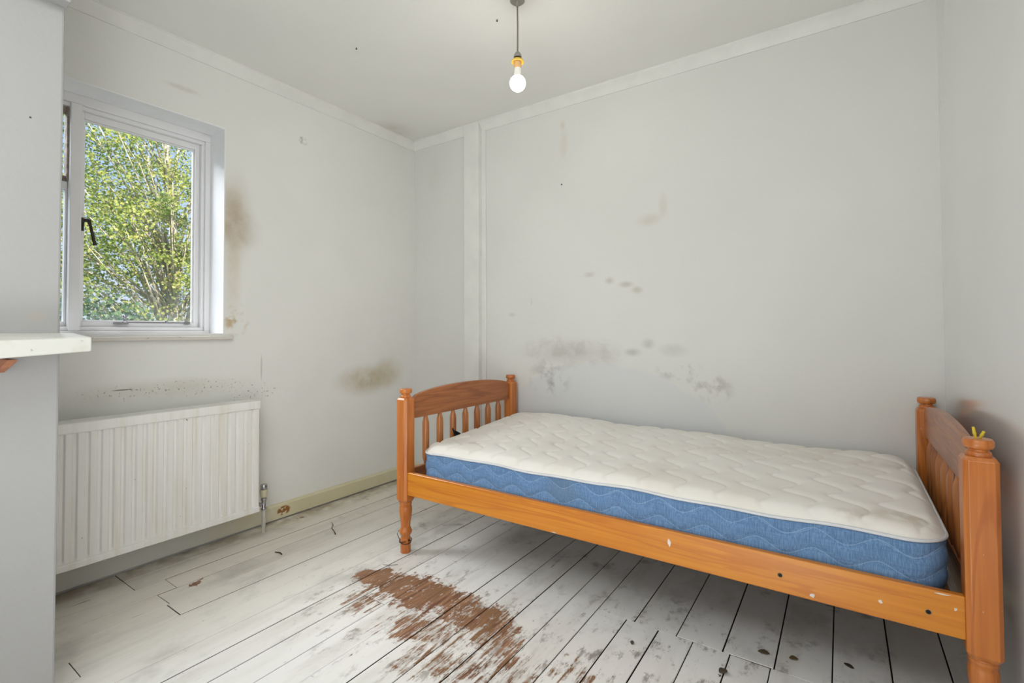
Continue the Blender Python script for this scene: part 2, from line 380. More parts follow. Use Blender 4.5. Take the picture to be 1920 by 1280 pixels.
board(-.7825-.0, -.7825+.0001, 0, .001) if False else None
board(-.2, -.04, -1.2, JY); board(-.19, -.04, JY, B-.001)
for a, b in ((-.04,.111), (.111,.260), (.260, C-.001)): board(a, b, -1.2, B-.001)

# ------------------------------------------------------------------ window
m_glass = bpy.data.materials.new('window_glass'); m_glass.use_nodes = True
nt = m_glass.node_tree; nt.nodes.clear()
tr = nt.nodes.new('ShaderNodeBsdfTransparent'); gl = nt.nodes.new('ShaderNodeBsdfGlossy'); gl.inputs['Roughness'].default_value = .03
df = nt.nodes.new('ShaderNodeBsdfDiffuse'); df.inputs[0].default_value = (.75,.82,.85,1)
fr = nt.nodes.new('ShaderNodeFresnel'); fr.inputs[0].default_value = 1.06
geo = nt.nodes.new('ShaderNodeNewGeometry'); sp = nt.nodes.new('ShaderNodeSeparateXYZ'); nt.links.new(geo.outputs['Position'], sp.inputs[0])
mr = nt.nodes.new('ShaderNodeMapRange'); mr.inputs[1].default_value = 1.32; mr.inputs[2].default_value = 1.10; mr.inputs[3].default_value = .03; mr.inputs[4].default_value = .22
nt.links.new(sp.outputs[2], mr.inputs[0])
nz = nt.nodes.new('ShaderNodeTexNoise'); nz.inputs['Scale'].default_value = 14; nt.links.new(geo.outputs['Position'], nz.inputs['Vector'])
mm = nt.nodes.new('ShaderNodeMath'); mm.operation = 'MULTIPLY'; nt.links.new(mr.outputs[0], mm.inputs[0]); nt.links.new(nz.outputs[0], mm.inputs[1])
ms = nt.nodes.new('ShaderNodeMixShader'); ms2 = nt.nodes.new('ShaderNodeMixShader'); ou = nt.nodes.new('ShaderNodeOutputMaterial')
nt.links.new(mm.outputs[0], ms.inputs[0]); nt.links.new(tr.outputs[0], ms.inputs[1]); nt.links.new(df.outputs[0], ms.inputs[2])
nt.links.new(fr.outputs[0], ms2.inputs[0]); nt.links.new(ms.outputs[0], ms2.inputs[1]); nt.links.new(gl.outputs[0], ms2.inputs[2]); nt.links.new(ms2.outputs[0], ou.inputs[0])

win = bpy.data.objects.new('window_1', None); col.objects.link(win); win.location = (-2.84, .858, WZ0); struct(win)
fx0, fx1 = -2.90, -2.80
ya, yb = WY0+.004, WY1-.004
m = M()
m.box(fx0, fx1, ya, yb, WZ0, 1.064); m.box(fx0, fx1, ya, yb, 2.075, WZ1-.004)
m.box(fx0, fx1, ya, ya+.03, 1.064, 2.075); m.box(fx0, fx1, 1.226, yb, 1.064, 2.075)
m.box(fx0, fx1-.012, ya+.03, 1.226, 1.064, 1.082); m.box(fx0, fx1-.012, ya+.03, 1.226, 2.058, 2.075); m.box(fx0, fx1-.012, 1.212, 1.226, 1.082, 2.058)
obj('window_frame', m, m_white, win, bevel=.0025)
obj('mullion', M().box(fx0+.002, fx1+.001, .676, .716, 1.0641, 2.0749), m_white, win, bevel=.003)
# main opening casement
cy0, cy1, cz0, cz1, gx = .717, 1.2115, 1.0825, 2.0575, -2.855
m = M(); cx0, cx1 = -2.862, -2.835
for (a, b, c_, d) in ((cy0, cy0+.014, cz0, cz1), (cy1-.022, cy1, cz0, cz1), (cy0+.014, cy1-.022, cz0, cz0+.024), (cy0+.014, cy1-.022, cz1-.030, cz1)):
    m.box(cx0, cx1, a, b, c_, d)
for (a, b, c_, d) in ((cy0+.014, cy0+.021, cz0+.024, cz1-.03), (cy1-.029, cy1-.022, cz0+.024, cz1-.03), (cy0+.021, cy1-.029, cz0+.024, cz0+.031), (cy0+.021, cy1-.029, cz1-.037, cz1-.03)):
    m.box(cx0, cx1-.012, a, b, c_, d)
cas = obj('casement', m, m_white, win, bevel=.0015)
obj('pane', M().box(gx-.002, gx+.002, cy0+.015, cy1-.023, cz0+.025, cz1-.031), m_glass, cas)
# fixed side light and fanlight beyond the mullion
m = M(); m.box(cx0, cx1, ya+.0305, .6755, 1.69, 1.725); m.box(cx0, cx1, ya+.0305, ya+.045, 1.0825, 1.69); m.box(cx0, cx1, .668, .6755, 1.0825, 1.69); m.box(cx0, cx1, ya+.045, .668, 1.0825, 1.105)
side = obj('side_light', m, m_white, win, bevel=.0015)
obj('pane', M().box(gx-.002, gx+.002, ya+.046, .667, 1.106, 1.689), m_glass, side)
m_old = plain('weathered_brown_edge', (188,172,156), .7, var=.3, scale=40)
m = M(); m.box(cx0, cx1+.012, .6685, .6755, 1.727, 2.057); m.box(cx0, cx1, ya+.031, .046+ya, 1.727, 2.057); m.box(cx0, cx1, ya+.046, .6685, 1.727, 1.75); m.box(cx0, cx1, ya+.046, .6685, 2.03, 2.057)
fan = obj('fanlight', m, m_old, win, bevel=.0015); fan['label'] = 'fanlight with a bare brown weathered edge'
obj('pane', M().box(gx-.002, gx+.002, ya+.047, .668, 1.751, 2.029), m_glass, fan)
# sill board
m = M(); m.box(-2.80, A+.0, WY0+.004, WY1-.004, 1.0455, 1.050)
obj('sill_liner', m, m_white, win)
m = M(); m.box(A+.0005, A+.026, .43, 1.291, 1.018, 1.036)
m.box(-2.80, A+.0005, WY0+.005, WY1-.005, 1.0365, 1.0452) if False else None
m_sill = Mat('worn_sill_paint', .5); _P = m_sill.pos()
m_sill = m_sill.color(m_sill.mix(m_sill.ramp(m_sill.noise(m_sill.vmul(_P,(30,12,30)), 1, 5, .7), .60, .66), lin((216,210,202)), lin((112,98,84))))
obj('sill', m, m_sill, win, bevel=.003)
m_dark = plain('dark_bronze_handle', (66,58,52), .4, .8, var=.15)
m_chrome = Mat('dull_chrome', .22); m_chrome.p.inputs['Metallic'].default_value = 1.0; m_chrome = m_chrome.color(lin((176,176,180)))
# cockspur handle on the casement stile
m = M(); hx = -2.834
m.box(hx, hx+.004, .715+.004, .715+.018, 1.515, 1.575); m.lathe([(.007,0),(.008,.004),(.008,.020),(.006,.024)], hx, (.725,1.555), 12, axis=(1,0,0))
m.tube([(hx+.018,.700,1.552),(hx+.018,.715,1.557),(hx+.020,.735,1.563),(hx+.020,.752,1.560)], [.006,.008,.009,.008], 8)
m.tube([(hx+.020,.746,1.560),(hx+.022,.752,1.535),(hx+.024,.760,1.49),(hx+.024,.768,1.452)], [.008,.006,.0065,.0075], 8)
h = obj('handle', m, m_dark, cas, smooth=True); h['label'] = 'dark bronze lever handle'
# stay bar along the bottom rail
m = M(); sx = -2.828
m.box(sx, sx+.006, .90, 1.165, 1.101, 1.107)
m.box(sx-.008, sx+.010, .845, .90, 1.094, 1.106); m.lathe([(.009,1.104),(.011,1.110),(.0065,1.116),(.0065,1.126),(.014,1.130),(.014,1.138),(.009,1.141)], sx+.004, .886, 14)
m.lathe([(.007,1.105),(.007,1.113),(.004,1.117)], sx+.004, 1.06, 10); m.box(sx-.008, sx+.008, 1.14, 1.165, 1.096, 1.112); m.lathe([(.006,1.108),(.006,1.122)], sx, 1.15, 10)
s_ = obj('stay', m, m_chrome, cas, smooth=True); s_['label'] = 'chrome casement stay with knob'

# ------------------------------------------------------------------ radiator
rad = empty('radiator', (-2.54, .90, .139), 'white painted ribbed panel radiator on the wall under the window', 'radiator')
m_rad = Mat('radiator_enamel', .35); _P = m_rad.pos(); _x, _y, _z = m_rad.sep(_P)
_n = m_rad.noise(m_rad.vmul(_P, (1, 40, 1.6)), 1, 3)
_c = m_rad.mix(m_rad.ramp(_n, .42, .75, 0, .6), lin((240,239,235)), lin((226,220,204)))
_c = m_rad.mix(m_rad.ramp(m_rad.noise(_P, 42, 3, .5), .745, .76, 0, .8), _c, lin((120,112,100)))
m_rad = m_rad.color(_c)
RX = -2.476; y0, y1 = .44, 1.352; pitch = .0384
pts = []; y = y1-.012; pts.append((y1-.0005, RX-.008)); pts.append((y1-.004, RX-.003))
grooves = [1.317-i*pitch for i in range(23)]
for g in grooves:
    pts += [(g+.0095, RX-.003), (g+.0045, RX-.011), (g-.0045, RX-.011), (g-.0095, RX-.003)]
pts.append((y0, RX-.003))
m = M(); n = len(pts); za, zb = .150, .690
rows = [(za, -.010), (za+.018, -.004), (za+.034, 0), (zb-.012, 0), (zb, 0)]
vs = []
for (z, k) in rows:
    for (py, px) in pts:
        fl_ = 1.0 if k == 0 else (0.35 if k == -.004 else 0)
        vs.append((RX-.003 + (px-(RX-.003))*fl_ + (0 if k == 0 else k*.25), py, z))
fs = [(r_*n+i, r_*n+i+1, (r_+1)*n+i+1, (r_+1)*n+i) for r_ in range(len(rows)-1) for i in range(n-1)]
m.add(vs, fs); m.box(RX-.040, RX-.0125, y0, y1-.002, za+.002, zb); 
panel = obj('panel', m, m_rad, rad, smooth=True)
obj('side_cover', M().box(-2.585, RX-.0095, y1-.0015, y1+.0015, .150, .700), m_rad, rad, bevel=.002)
m = M(); m.box(-2.590, RX+.002, y0, y1+.003, .662, .7035); obj('top_casing', m, m_rad, rad, bevel=.006, seg=3)
m = M(); m.box(RX-.020, RX+.001, y0, y1+.001, .1385, .166); obj('bottom_edge', m, m_rad, rad, bevel=.004, seg=3)
obj('rear_panel', M().box(-2.60, -2.585, y0, y1-.01, .16, .68), m_rad, rad, bevel=.003)
obj('wall_bracket', M().box(A+.001, -2.5995, 1.15, 1.18, .25, .60), m_rad, rad)
m_creamplastic = plain('cream_plastic', (206,198,168), .5); m_pipe = plain('painted_pipe', (206,202,190), .5)
vx, vy = -2.545, 1.412
m = M(); m.lathe([(.012,.118),(.014,.124),(.010,.130),(.011,.165),(.014,.168),(.014,.180),(.011,.183)], vx, vy, 16)
m.tube([(vx,vy,.150),(vx,1.385,.150)], .008, 10); m.tube([(vx,1.392,.150),(vx,1.376,.150)], .013, 6); m.tube([(vx,1.380,.150),(vx,1.351,.150)], .007, 10)
val = obj('valve', m, m_chrome, rad, smooth=True); val['label'] = 'chrome radiator valve with cream collar'
obj('valve_collar', M().lathe([(.0135,.183),(.0165,.186),(.0200,.222),(.0195,.224)], vx, vy, 20), m_creamplastic, val, smooth=True)
obj('valve_cap', M().lathe([(.015,.224),(.0165,.226),(.0165,.247),(.013,.252)], vx, vy, 20), m_chrome, val, smooth=True)
obj('pipe', M().lathe([(.0095,.0),(.0095,.120)], vx, vy, 16), m_pipe, rad, smooth=True)

# ------------------------------------------------------------------ near shelf and its bracket
sh = empty('wall_shelf', (-1.80, .1, .99), 'thick white worn shelf jutting from the near wall at the left', 'shelf')
m_shelf = Mat('worn_shelf_paint', .45); _P = m_shelf.pos()
_c = m_shelf.mix(m_shelf.ramp(m_shelf.noise(_P, 35, 5, .7), .60, .66), lin((210,209,202)), lin((150,143,128)))
_c = m_shelf.mix(m_shelf.ramp(m_shelf.noise(_P, 10, 5, .7), .5, .7, 0, .45), _c, lin((194,188,174)))
m_shelf = m_shelf.color(_c)
xb, xf = -1.849, -1.70
yL, yR = -.35, .461
def zt(y): return 1.035 + (y-.285)*.034
def zb_(y): return .990 + (y-.285)*.070
vs = []
for x in (xb, xf):
    for y in (yL, yR - (.0 if x == xf else .0)):
        for tp in (0, 1):
            vs.append((x, y, (zb_(y) if tp == 0 else (zt(y) if x == xf else 1.053))))
# box order: x, y, z
m = M().hexa(vs); 
obj('board', m, m_shelf, sh, bevel=.004, seg=3)
m_brk = wood('bracket_pine', (196,116,56), (150,78,34), 0, .5)
m = M().prism([(-1.849,.988),(-1.704,.9865),(-1.849,.9485)], lambda a, b: (a, .300, b-.0006), lambda a, b: (a, .319, b-.0006))
bk = obj('bracket', m, m_brk, sh, bevel=.0008); bk['label'] = 'bare orange wood bracket'

# ------------------------------------------------------------------ bed
bed = empty('single_bed', (-.733, 2.11, 0), 'orange varnished pine single bed frame along the back wall', 'bed')
PW = .068
def post(cx, cy):
    m = M(); h = PW/2; c = .010
    sq = [(-h+c,-h),(h-c,-h),(h,-h+c),(h,h-c),(h-c,h),(-h+c,h),(-h,h-c),(-h,-h+c)]
    rings = [(.243,.80),(.256,1.0),(.728,1.0),(.738,.82)]
    vs = []; fs = []
    for (z, k) in rings: vs += [(cx+a*k, cy+b*k, z) for a, b in sq]
    for q in range(3):
        for i in range(8): fs.append((q*8+i, q*8+(i+1)%8, (q+1)*8+(i+1)%8, (q+1)*8+i))
    fs += [tuple(range(7,-1,-1)), tuple(24+i for i in range(8))]
    m.add(vs, fs)
    p = obj('post', m, m_post, bed, bevel=.0012)
    leg = [(.0185,0),(.0195,.002),(.0200,.052),(.0195,.066),(.0165,.078),(.0185,.082),(.0235,.094),(.0240,.102),(.0215,.110),(.0185,.118),(.0175,.124),(.0190,.145),(.0225,.175),(.0242,.198),(.0235,.216),(.0215,.226),(.0232,.229),(.0235,.236),(.0225,.240),(.025,.2435)]
    leg = [(a*1.26 if a else 0, b) for a, b in leg]
    obj('turned_foot', M().lathe(leg, cx, cy, 28), m_post, p, smooth='all')
    fin = [(.0245,.7375),(.0255,.742),(.0240,.748),(.0205,.751),(.0200,.755),(.0215,.757),(.0275,.7585),(.0298,.763),(.0303,.768),(.0298,.774),(.0280,.7785),(.0265,.780),(.0,.7802)]
    obj('finial', M().lathe(fin, cx, cy, 32), m_post, p, smooth=True)
    return p
xL, xR, yFr, yBk = -1.747, .278, 1.664, 2.562
for (a, b) in ((xL,yFr),(xR,yFr),(xL,yBk),(xR,yBk)): post(a, b)
def end_panel(cx):
    ya_, yb2 = yFr+PW/2-.002, yBk-PW/2+.002; t = .012
    poly = [(ya_,.631),(yb2,.631)]; n = 22
    for i in range(n+1):
        s = i/n; y = yb2+(ya_-yb2)*s; d = abs(2*s-1)
        z = .722+.054*sqrt(max(0, 1-(d*.995)**2.0)) if d < .96 else .722+.004
        poly.append((y, z))
    hr = obj('head_rail', M().prism(poly, lambda a, b: (cx-t, a, b), lambda a, b: (cx+t, a, b)), m_head, bed, bevel=.003, smooth=False)
    lr = obj('lower_rail', M().box(cx-t, cx+t, ya_, yb2, .300, .392), m_head, bed, bevel=.003)
    sp_prof = [(.009,.390),(.010,.400),(.0165,.420),(.0178,.435),(.0180,.590),(.0165,.603),(.0115,.620),(.0100,.633)]
    for i in range(7):
        y = ya_ + (yb2-ya_)*(i+1)/8
        obj('spindle', M().lathe(sp_prof, cx, y, 12), m_spin, bed, smooth=True)
end_panel(xL); end_panel(xR)
rl, rr_ = xL+PW/2-.001, xR-PW/2+.001
fr_ = obj('side_rail', M().box(rl, rr_, 1.641, 1.664, .281, .388), m_rail, bed, bevel=.004, seg=3)
obj('side_rail', M().box(rl, rr_, 2.560, 2.583, .281, .388), m_rail, bed, bevel=.004)
obj('slat_ledge', M().box(rl+.02, rr_-.02, 1.6645, 1.685, .284, .298), m_slat, bed); obj('slat_ledge', M().box(rl+.02, rr_-.02, 2.539, 2.5595, .284, .298), m_slat, bed)
for i in range(12):
    x = -1.64 + i*.165
    obj('slat', M().box(x, x+.07, 1.672, 2.552, .2982, .311), m_slat, bed, bevel=.002)
m_hole = plain('black_hole', (14,10,8), .7); m_chip = plain('white_paint_chip', (232,222,212), .6)
for (x, z) in ((-.161,.332),(.173,.330)):
    o = obj('bolt_hole', M().lathe([(.0052,0),(.0052,.0006)], x, (1.6408,z), 16, axis=(0,-1,0)), m_hole, bed)
    q = M(); 
    for i in range(20):
        a = 2*pi*i/20
    q.tube([(x+.0064*cos(2*pi*i/20), 1.6405, z+.0064*sin(2*pi*i/20)) for i in range(21)], .0009, 6)
    obj('ring', q, m_slat, o, smooth=True)
chips = [(-.484,.352,.013,.030),(-.080,.296,.015,.014),(.075,.326,.011,.012),(.225,.352,.008,.011),(-.92,.2855,.03,.004),(.20,.383,.05,.004)]
for (x, z, w, hh) in chips:
    q = M(); rng = random.Random(int(x*1000))
    n = 9; ring = [(x+w/2*cos(2*pi*i/n)*rng.uniform(.45,1.1), z+hh/2*sin(2*pi*i/n)*rng.uniform(.45,1.1)) for i in range(n)]
    q.prism(ring, lambda a, b: (a, 1.6412, b), lambda a, b: (a, 1.6402, b)); o = obj('paint_chip', q, m_chip, bed); o['label'] = 'white paint chip on the front rail'
q = M()
for (x, z, w, hh) in ((.286,.30,.012,.006),(.262,.40,.008,.05),(.290,.52,.003,.012),(.262,.66,.005,.05),(.300,.612,.02,.0018),(.268,.26,.016,.02)):
    n = 8; rng = random.Random(int(z*999)); ring = [(x+w/2*cos(2*pi*i/n)*rng.uniform(.5,1.1), z+hh/2*sin(2*pi*i/n)*rng.uniform(.5,1.1)) for i in range(n)]
    yy = 1.6352 if x > .262 and x < .304 else 1.6385
    q.prism(ring, lambda a, b: (a, yy+.0006, b), lambda a, b: (a, yy-.0006, b))
o = obj('paint_marks', q, m_chip, bed); o['kind'] = 'stuff'; o['label'] = 'white scuffs on the right front post'

# ------------------------------------------------------------------ mattress
mt = empty('mattress', (-.71, 2.12, .30), 'white quilted mattress with blue sides lying on the pine bed', 'mattress')
mx0, mx1, my0, my1, CR = -1.672, .226, 1.668, 2.552, .100
def seam(x, y):
    s = (x-mx0)/(mx1-mx0)
    return .490 + .008*s + .003*sin(9*x+1) + .002*sin(21*x+5*y) + .028*min(1, max(0, (-.2-x)/1.0))*min(1, max(0, (y-1.9)/.6)) + .012*min(1, max(0, (y-1.8)/.6))
def outline(n):
    segs = []
    L = [(mx0+CR, my0, 1, 0, mx1-mx0-2*CR), 'c1', (mx1, my0+CR, 0, 1, my1-my0-2*CR), 'c2', (mx1-CR, my1, -1, 0, mx1-mx0-2*CR), 'c3', (mx0, my1-CR, 0, -1, my1-my0-2*CR), 'c4']
    cc = {'c1': (mx1-CR, my0+CR, -pi/2), 'c2': (mx1-CR, my1-CR, 0), 'c3': (mx0+CR, my1-CR, pi/2), 'c4': (mx0+CR, my0+CR, pi)}
    P = []
    for s in L:
        if isinstance(s, str):
            cx, cy, a0 = cc[s]
            for i in range(14):
                a = a0+pi/2*i/14; P.append((cx+CR*cos(a), cy+CR*sin(a), cos(a), sin(a)))
        else:
            x, y, dx, dy, ln = s; k = max(2, int(ln/.0085))
            for i in range(k): P.append((x+dx*ln*i/k, y+dy*ln*i/k, dy, -dx))
    return P
P = outline(0)
def tri(t):  # soft zig-zag, period 1
    t = t % 1.0; v = 1-4*abs(t-.5) ; return sin(v*pi/2)*.75+v*.25
def side_wave(x, z):
    w = z - .016*tri(x/.150) ; g = (w/.058) % 1.0; d = min(g, 1-g)*.058; return d
rows = []; NR = 30; zb0 = .313
for k in range(NR+1):
    t = k/NR
    for (x, y, nx, ny) in P:
        zt_ = seam(x, y)-.004; z = zb0+(zt_-zb0)*t
        bulge = .006*sin(pi*t)**.5 if 0 < t < 1 else 0
        s_al = x if abs(ny) > .5 else y*1.0
        d = side_wave(s_al, z); puff = .0055*(1-exp(-(d/.011)**1.2)) if 0 < t < 1 else 0
        wr = .003*sin(40*s_al+z*60)*max(0, (0.40-z)/.1)*(1 if 0 < t < 1 else 0)
        off = bulge+puff+wr-.006 - (.012*(1-t)**3)
        rows.append((x+nx*off, y+ny*off, z))
n = len(P); m = M()
m.add(rows, [(k*n+i, k*n+(i+1)%n, (k+1)*n+(i+1)%n, (k+1)*n+i) for k in range(NR) for i in range(n)] + [tuple(range(n-1,-1,-1))])
m_blue = Mat('blue_ticking', .85); _P = m_blue.pos(); _x, _y, _z = m_blue.sep(_P)
_w = m_blue.noise(m_blue.vmul(_P, (420, 420, 14)), 1, 3); _w2 = m_blue.noise(m_blue.vmul(_P, (14, 14, 300)), 1, 2)
_c = m_blue.mix(m_blue.ramp(_w, .3, .7), lin((84,118,158)), lin((116,150,188)))
_c = m_blue.mix(m_blue.ramp(_w2, .35, .7, 0, .35), _c, lin((76,108,150)))
_st = m_blue.ramp(m_blue.blob(_P, (-.90,1.66,.45), (.10,0,.07)), 0, .8, 0, .45); _c = m_blue.mix(_st, _c, lin((96,112,128)))
# pale stitch line following the zig-zag plus a second one crossing it
def stitch(m_, xx, zz, ph, per, amp, sp, wid):
    t = m_.math('FRACT', m_.math('ADD', m_.math('DIVIDE', xx, per), ph)); v = m_.math('SUBTRACT', 1.0, m_.math('MULTIPLY', m_.math('ABSOLUTE', m_.math('SUBTRACT', t, .5)), 4.0))
    tr_ = m_.math('ADD', m_.math('MULTIPLY', m_.math('SINE', m_.math('MULTIPLY', v, pi/2)), .75), m_.math('MULTIPLY', v, .25))
    w = m_.math('DIVIDE', m_.math('SUBTRACT', zz, m_.math('MULTIPLY', tr_, amp)), sp)
    g = m_.math('ABSOLUTE', m_.math('SUBTRACT', m_.math('FRACT', m_.math('ADD', w, .5)), .5))
    return m_.ramp(g, wid, wid*.3)
_s1 = stitch(m_blue, _x, _z, 0.0, .150, .016, .058, .030); _s2 = stitch(m_blue, _x, _z, .5, .30, .030, .16, .008)
_c = m_blue.mix(m_blue.math('MULTIPLY', m_blue.math('MAXIMUM', m_blue.math('MULTIPLY', _s1, .45), m_blue.math('MULTIPLY', _s2, .35)), 1.0), _c, lin((158,186,214)))
m_blue.bump(_w, .25, .002); m_blue = m_blue.color(_c)
bs = obj('side_panel', m, m_blue, mt, smooth='all'); bs['label'] = 'blue quilted sides'
# quilted top
NX, NY = 340, 164; hx_, hy_ = (mx1-mx0)/2, (my1-my0)/2; cxm, cym = (mx0+mx1)/2, (my0+my1)/2
def roundmap(a, b):
    ex, ey = hx_-CR, hy_-CR
    if abs(a) > ex and abs(b) > ey:
        p, q = (abs(a)-ex)/CR, (abs(b)-ey)/CR; mxv = max(p, q); l = sqrt(p*p+q*q)
        k = mxv/l if l > 0 else 0
        return math.copysign(ex+CR*p*k, a), math.copysign(ey+CR*q*k, b), 1-mxv
    d = min(hx_-abs(a), hy_-abs(b)); return a, b, min(1, d/CR)
def quilt(x, y):
    yy = y; ph = 2*pi*yy/.150
    X = x + .42*yy + .030*sin(ph) + .010*sin(ph*.5+1)
    sl = .42 + .030*2*pi/.150*cos(ph)
    g = (X/.128) % 1.0; d = min(g, 1-g)*.128/sqrt(1+sl*sl); return d
vs = []
def gridpos(i, N, h):
    s = i/N*2-1
    return h*s if True else 0
for j in range(NY+1):
    for i in range(NX+1):
        a, b, e = roundmap(gridpos(i, NX, hx_), gridpos(j, NY, hy_))
        x, y = cxm+a, cym+b; de = e*CR
        up = .027*(1-exp(-de/.020)) + .004*min(1, de/.085)
        q = .0095*(1-exp(-(quilt(x, y)/.010)**1.2))*min(1, de/.03)
        lump = .003*sin(7*x+2*y)*min(1, de/.08) + .0025*sin(13*y+3*x)*min(1, de/.08)
        vs.append((x, y, seam(x, y)+up+q+lump))
m = M().add(vs, [(j*(NX+1)+i, j*(NX+1)+i+1, (j+1)*(NX+1)+i+1, (j+1)*(NX+1)+i) for j in range(NY) for i in range(NX)])
m_top = Mat('cream_quilt', .8); _P = m_top.pos()
_c = m_top.mix(m_top.ramp(m_top.noise(_P, 3, 4), .4, .7), lin((232,228,221)), lin((224,218,207)))
for (cx, cy, rx, ry, k) in ((.13,1.74,.13,.07,.5),(.02,1.70,.07,.04,.35),(-1.44,1.80,.05,.035,.6),(.10,2.30,.12,.10,.25),(-.5,2.2,.2,.1,.12)):
    _b = m_top.ramp(m_top.blob(_P, (cx,cy,0), (rx,ry,0)), 0, .8, 0, k); _c = m_top.mix(m_top.math('MULTIPLY', _b, m_top.ramp(m_top.noise(_P, 22, 4), .3, .6)), _c, lin((176,158,130)))
m_top.bump(m_top.noise(_P, 320, 2), .12, .0015); m_top.p.inputs['Sheen Weight'].default_value = .2; m_top = m_top.color(_c)
tp_ = obj('top_panel', m, m_top, mt, smooth='all'); tp_['label'] = 'cream quilted top'
m_pipe2 = plain('pale_piping', (216,218,220), .6, var=.03)
pp = [(x+nx*.001, y+ny*.001, seam(x, y)-.002) for (x, y, nx, ny) in P]; pp.append(pp[0])
obj('piping', M().tube(pp, .0048, 8), m_pipe2, mt, smooth='all')

# ------------------------------------------------------------------ pendant light
px, py = -1.136, 1.73
pen = empty('pendant_light', (px, py, H), 'bare glowing bulb on a ceiling flex with a yellowed shade ring', 'pendant lamp')
m_grey = plain('grey_plastic', (150,146,136), .5); m_brown = plain('aged_brown_plastic', (196,156,104), .5); m_yel = plain('yellow_ring_plastic', (232,188,74), .45); m_cord = plain('grey_flex', (122,112,98), .6)
obj('ceiling_rose', M().lathe([(.0,H-.0245),(.0055,H-.024),(.0075,H-.016),(.0085,H-.005),(.028,H-.004),(.032,H-.0005)], px, py, 28), m_grey, pen, smooth=True)
obj('flex', M().tube([(px,py,H-.022),(px+.001,py,H-.11),(px,py,H-.226)], .0032, 10), m_cord, pen, smooth=True)
ho = obj('lamp_holder', M().lathe([(.0165,2.2285),(.0172,2.231),(.0160,2.238),(.0125,2.246),(.0075,2.252),(.0035,2.255)], px, py, 24), m_grey, pen, smooth=True)
obj('holder_neck', M().lathe([(.0150,2.2225),(.0150,2.2285)], px, py, 24), m_hole, ho, smooth=True)
obj('holder_sleeve', M().lathe([(.0140,2.182),(.0150,2.184),(.0152,2.190),(.0165,2.192),(.0172,2.2225)], px, py, 24), m_brown, ho, smooth=True)
q = M(); q.lathe([(.0175,2.2205),(.0235,2.2175),(.0275,2.2090),(.0255,2.2060),(.0215,2.2130),(.0175,2.2160),(.0175,2.2205)], px, py, 28)
obj('shade_ring', q, m_yel, ho, smooth=True)
m_bulb = bpy.data.materials.new('lit_bulb'); m_bulb.use_nodes = True; nt = m_bulb.node_tree; nt.nodes.clear()
em = nt.nodes.new('ShaderNodeEmission'); em.inputs[0].default_value = (1,.95,.86,1); em.inputs[1].default_value = 50; oo = nt.nodes.new('ShaderNodeOutputMaterial'); nt.links.new(em.outputs[0], oo.inputs[0])
R_ = .034; zc = 2.117; prof = [(.0, zc-R_)]
for i in range(1, 15):
    a = -pi/2 + i*(pi*.83)/15; prof.append((R_*cos(a), zc+R_*sin(a)))
obj('bulb', M().lathe(prof, px, py, 32), m_bulb, pen, smooth='all')
rr0, zz0 = prof[-1]
obj('bulb_base', M().lathe([(rr0, zz0),(.0170, zz0+.008),(.0145, 2.170),(.0135, 2.182)], px, py, 24), m_trim, pen, smooth=True)

# ------------------------------------------------------------------ small things
# wire wound round the foot of the bed
m_wire = plain('dark_rusty_wire', (44,36,32), .6, .5)
pts = []
for i in range(40):
    a = 2*pi*i/26 + 2.4; rr = .0285+.0008*sin(i*1.3)+.0012*(i > 26); pts.append((xL+rr*cos(a), yFr+rr*sin(a), .052+.006*sin(i*.35)+.0022*(i/26)))
q = M().tube(pts, .0017, 6)
q.tube([(xL-.027,yFr-.009,.052),(xL-.033,yFr-.014,.066),(xL-.040,yFr-.016,.082),(xL-.035,yFr-.014,.094),(xL-.032,yFr-.012,.100)], .0015, 6)
q.tube([(xL+.027,yFr-.006,.060),(xL+.030,yFr-.010,.068),(xL+.036,yFr-.012,.064),(xL+.046,yFr-.014,.072)], .0019, 6)
q.tube([(xL+.028,yFr-.008,.060),(xL+.038,yFr-.016,.076),(xL+.044,yFr-.014,.066)], .0015, 6)
wr_ = obj('wire', q, m_wire, smooth='all'); tag(wr_, 'dark wire twisted around the bed\'s left front foot', 'wire')
# yellow wall plugs standing on the right front post
m_plug = plain('yellow_plastic_plug', (222,196,44), .45)
for i, (dx, lean, hgt) in enumerate(((-.004,-.004,.027),(.004,.008,.018))):
    x0, y0_, z0 = xR+dx, yFr+.004, .7803
    q = M().tube([(x0,y0_,z0),(x0+lean*.5,y0_,z0+hgt*.5),(x0+lean,y0_-.001,z0+hgt)], [.0028,.0036,.0030], 8)
    q.tube([(x0+lean*.4,y0_,z0+hgt*.38),(x0+lean*.45,y0_,z0+hgt*.46)], .0042, 8)
    o = obj('wall_plug', q, m_plug, smooth=True)
    tag(o, ('taller' if i == 0 else 'shorter')+' yellow plastic wall plug on top of the right bed post', 'wall plug', 'yellow wall plugs on the bed post')
# black cloth hanging behind the headboard spindles
m_blk = plain('black_cloth', (20,20,24), .9)
q = M(); g = []
for i in range(9):
    for j in range(9):
        s, t = i/8, j/8; y = 1.99+.075*s - .03*t*(1-s); z = .45+.095*t*(1-.7*s)
        g.append((-1.716+.010*sin(s*9+t*3)+.006*t - .0, y, z))
q.add(g, [(i*9+j, i*9+j+1, (i+1)*9+j+1, (i+1)*9+j) for i in range(8) for j in range(8)])
o = obj('black_sock', q, m_blk, smooth='all'); sm = o.modifiers.new('thick', 'SOLIDIFY'); sm.thickness = .006; sm.offset = 0
tag(o, 'scrap of black cloth tucked between mattress and left headboard spindles', 'cloth'); o.name = 'cloth_scrap'
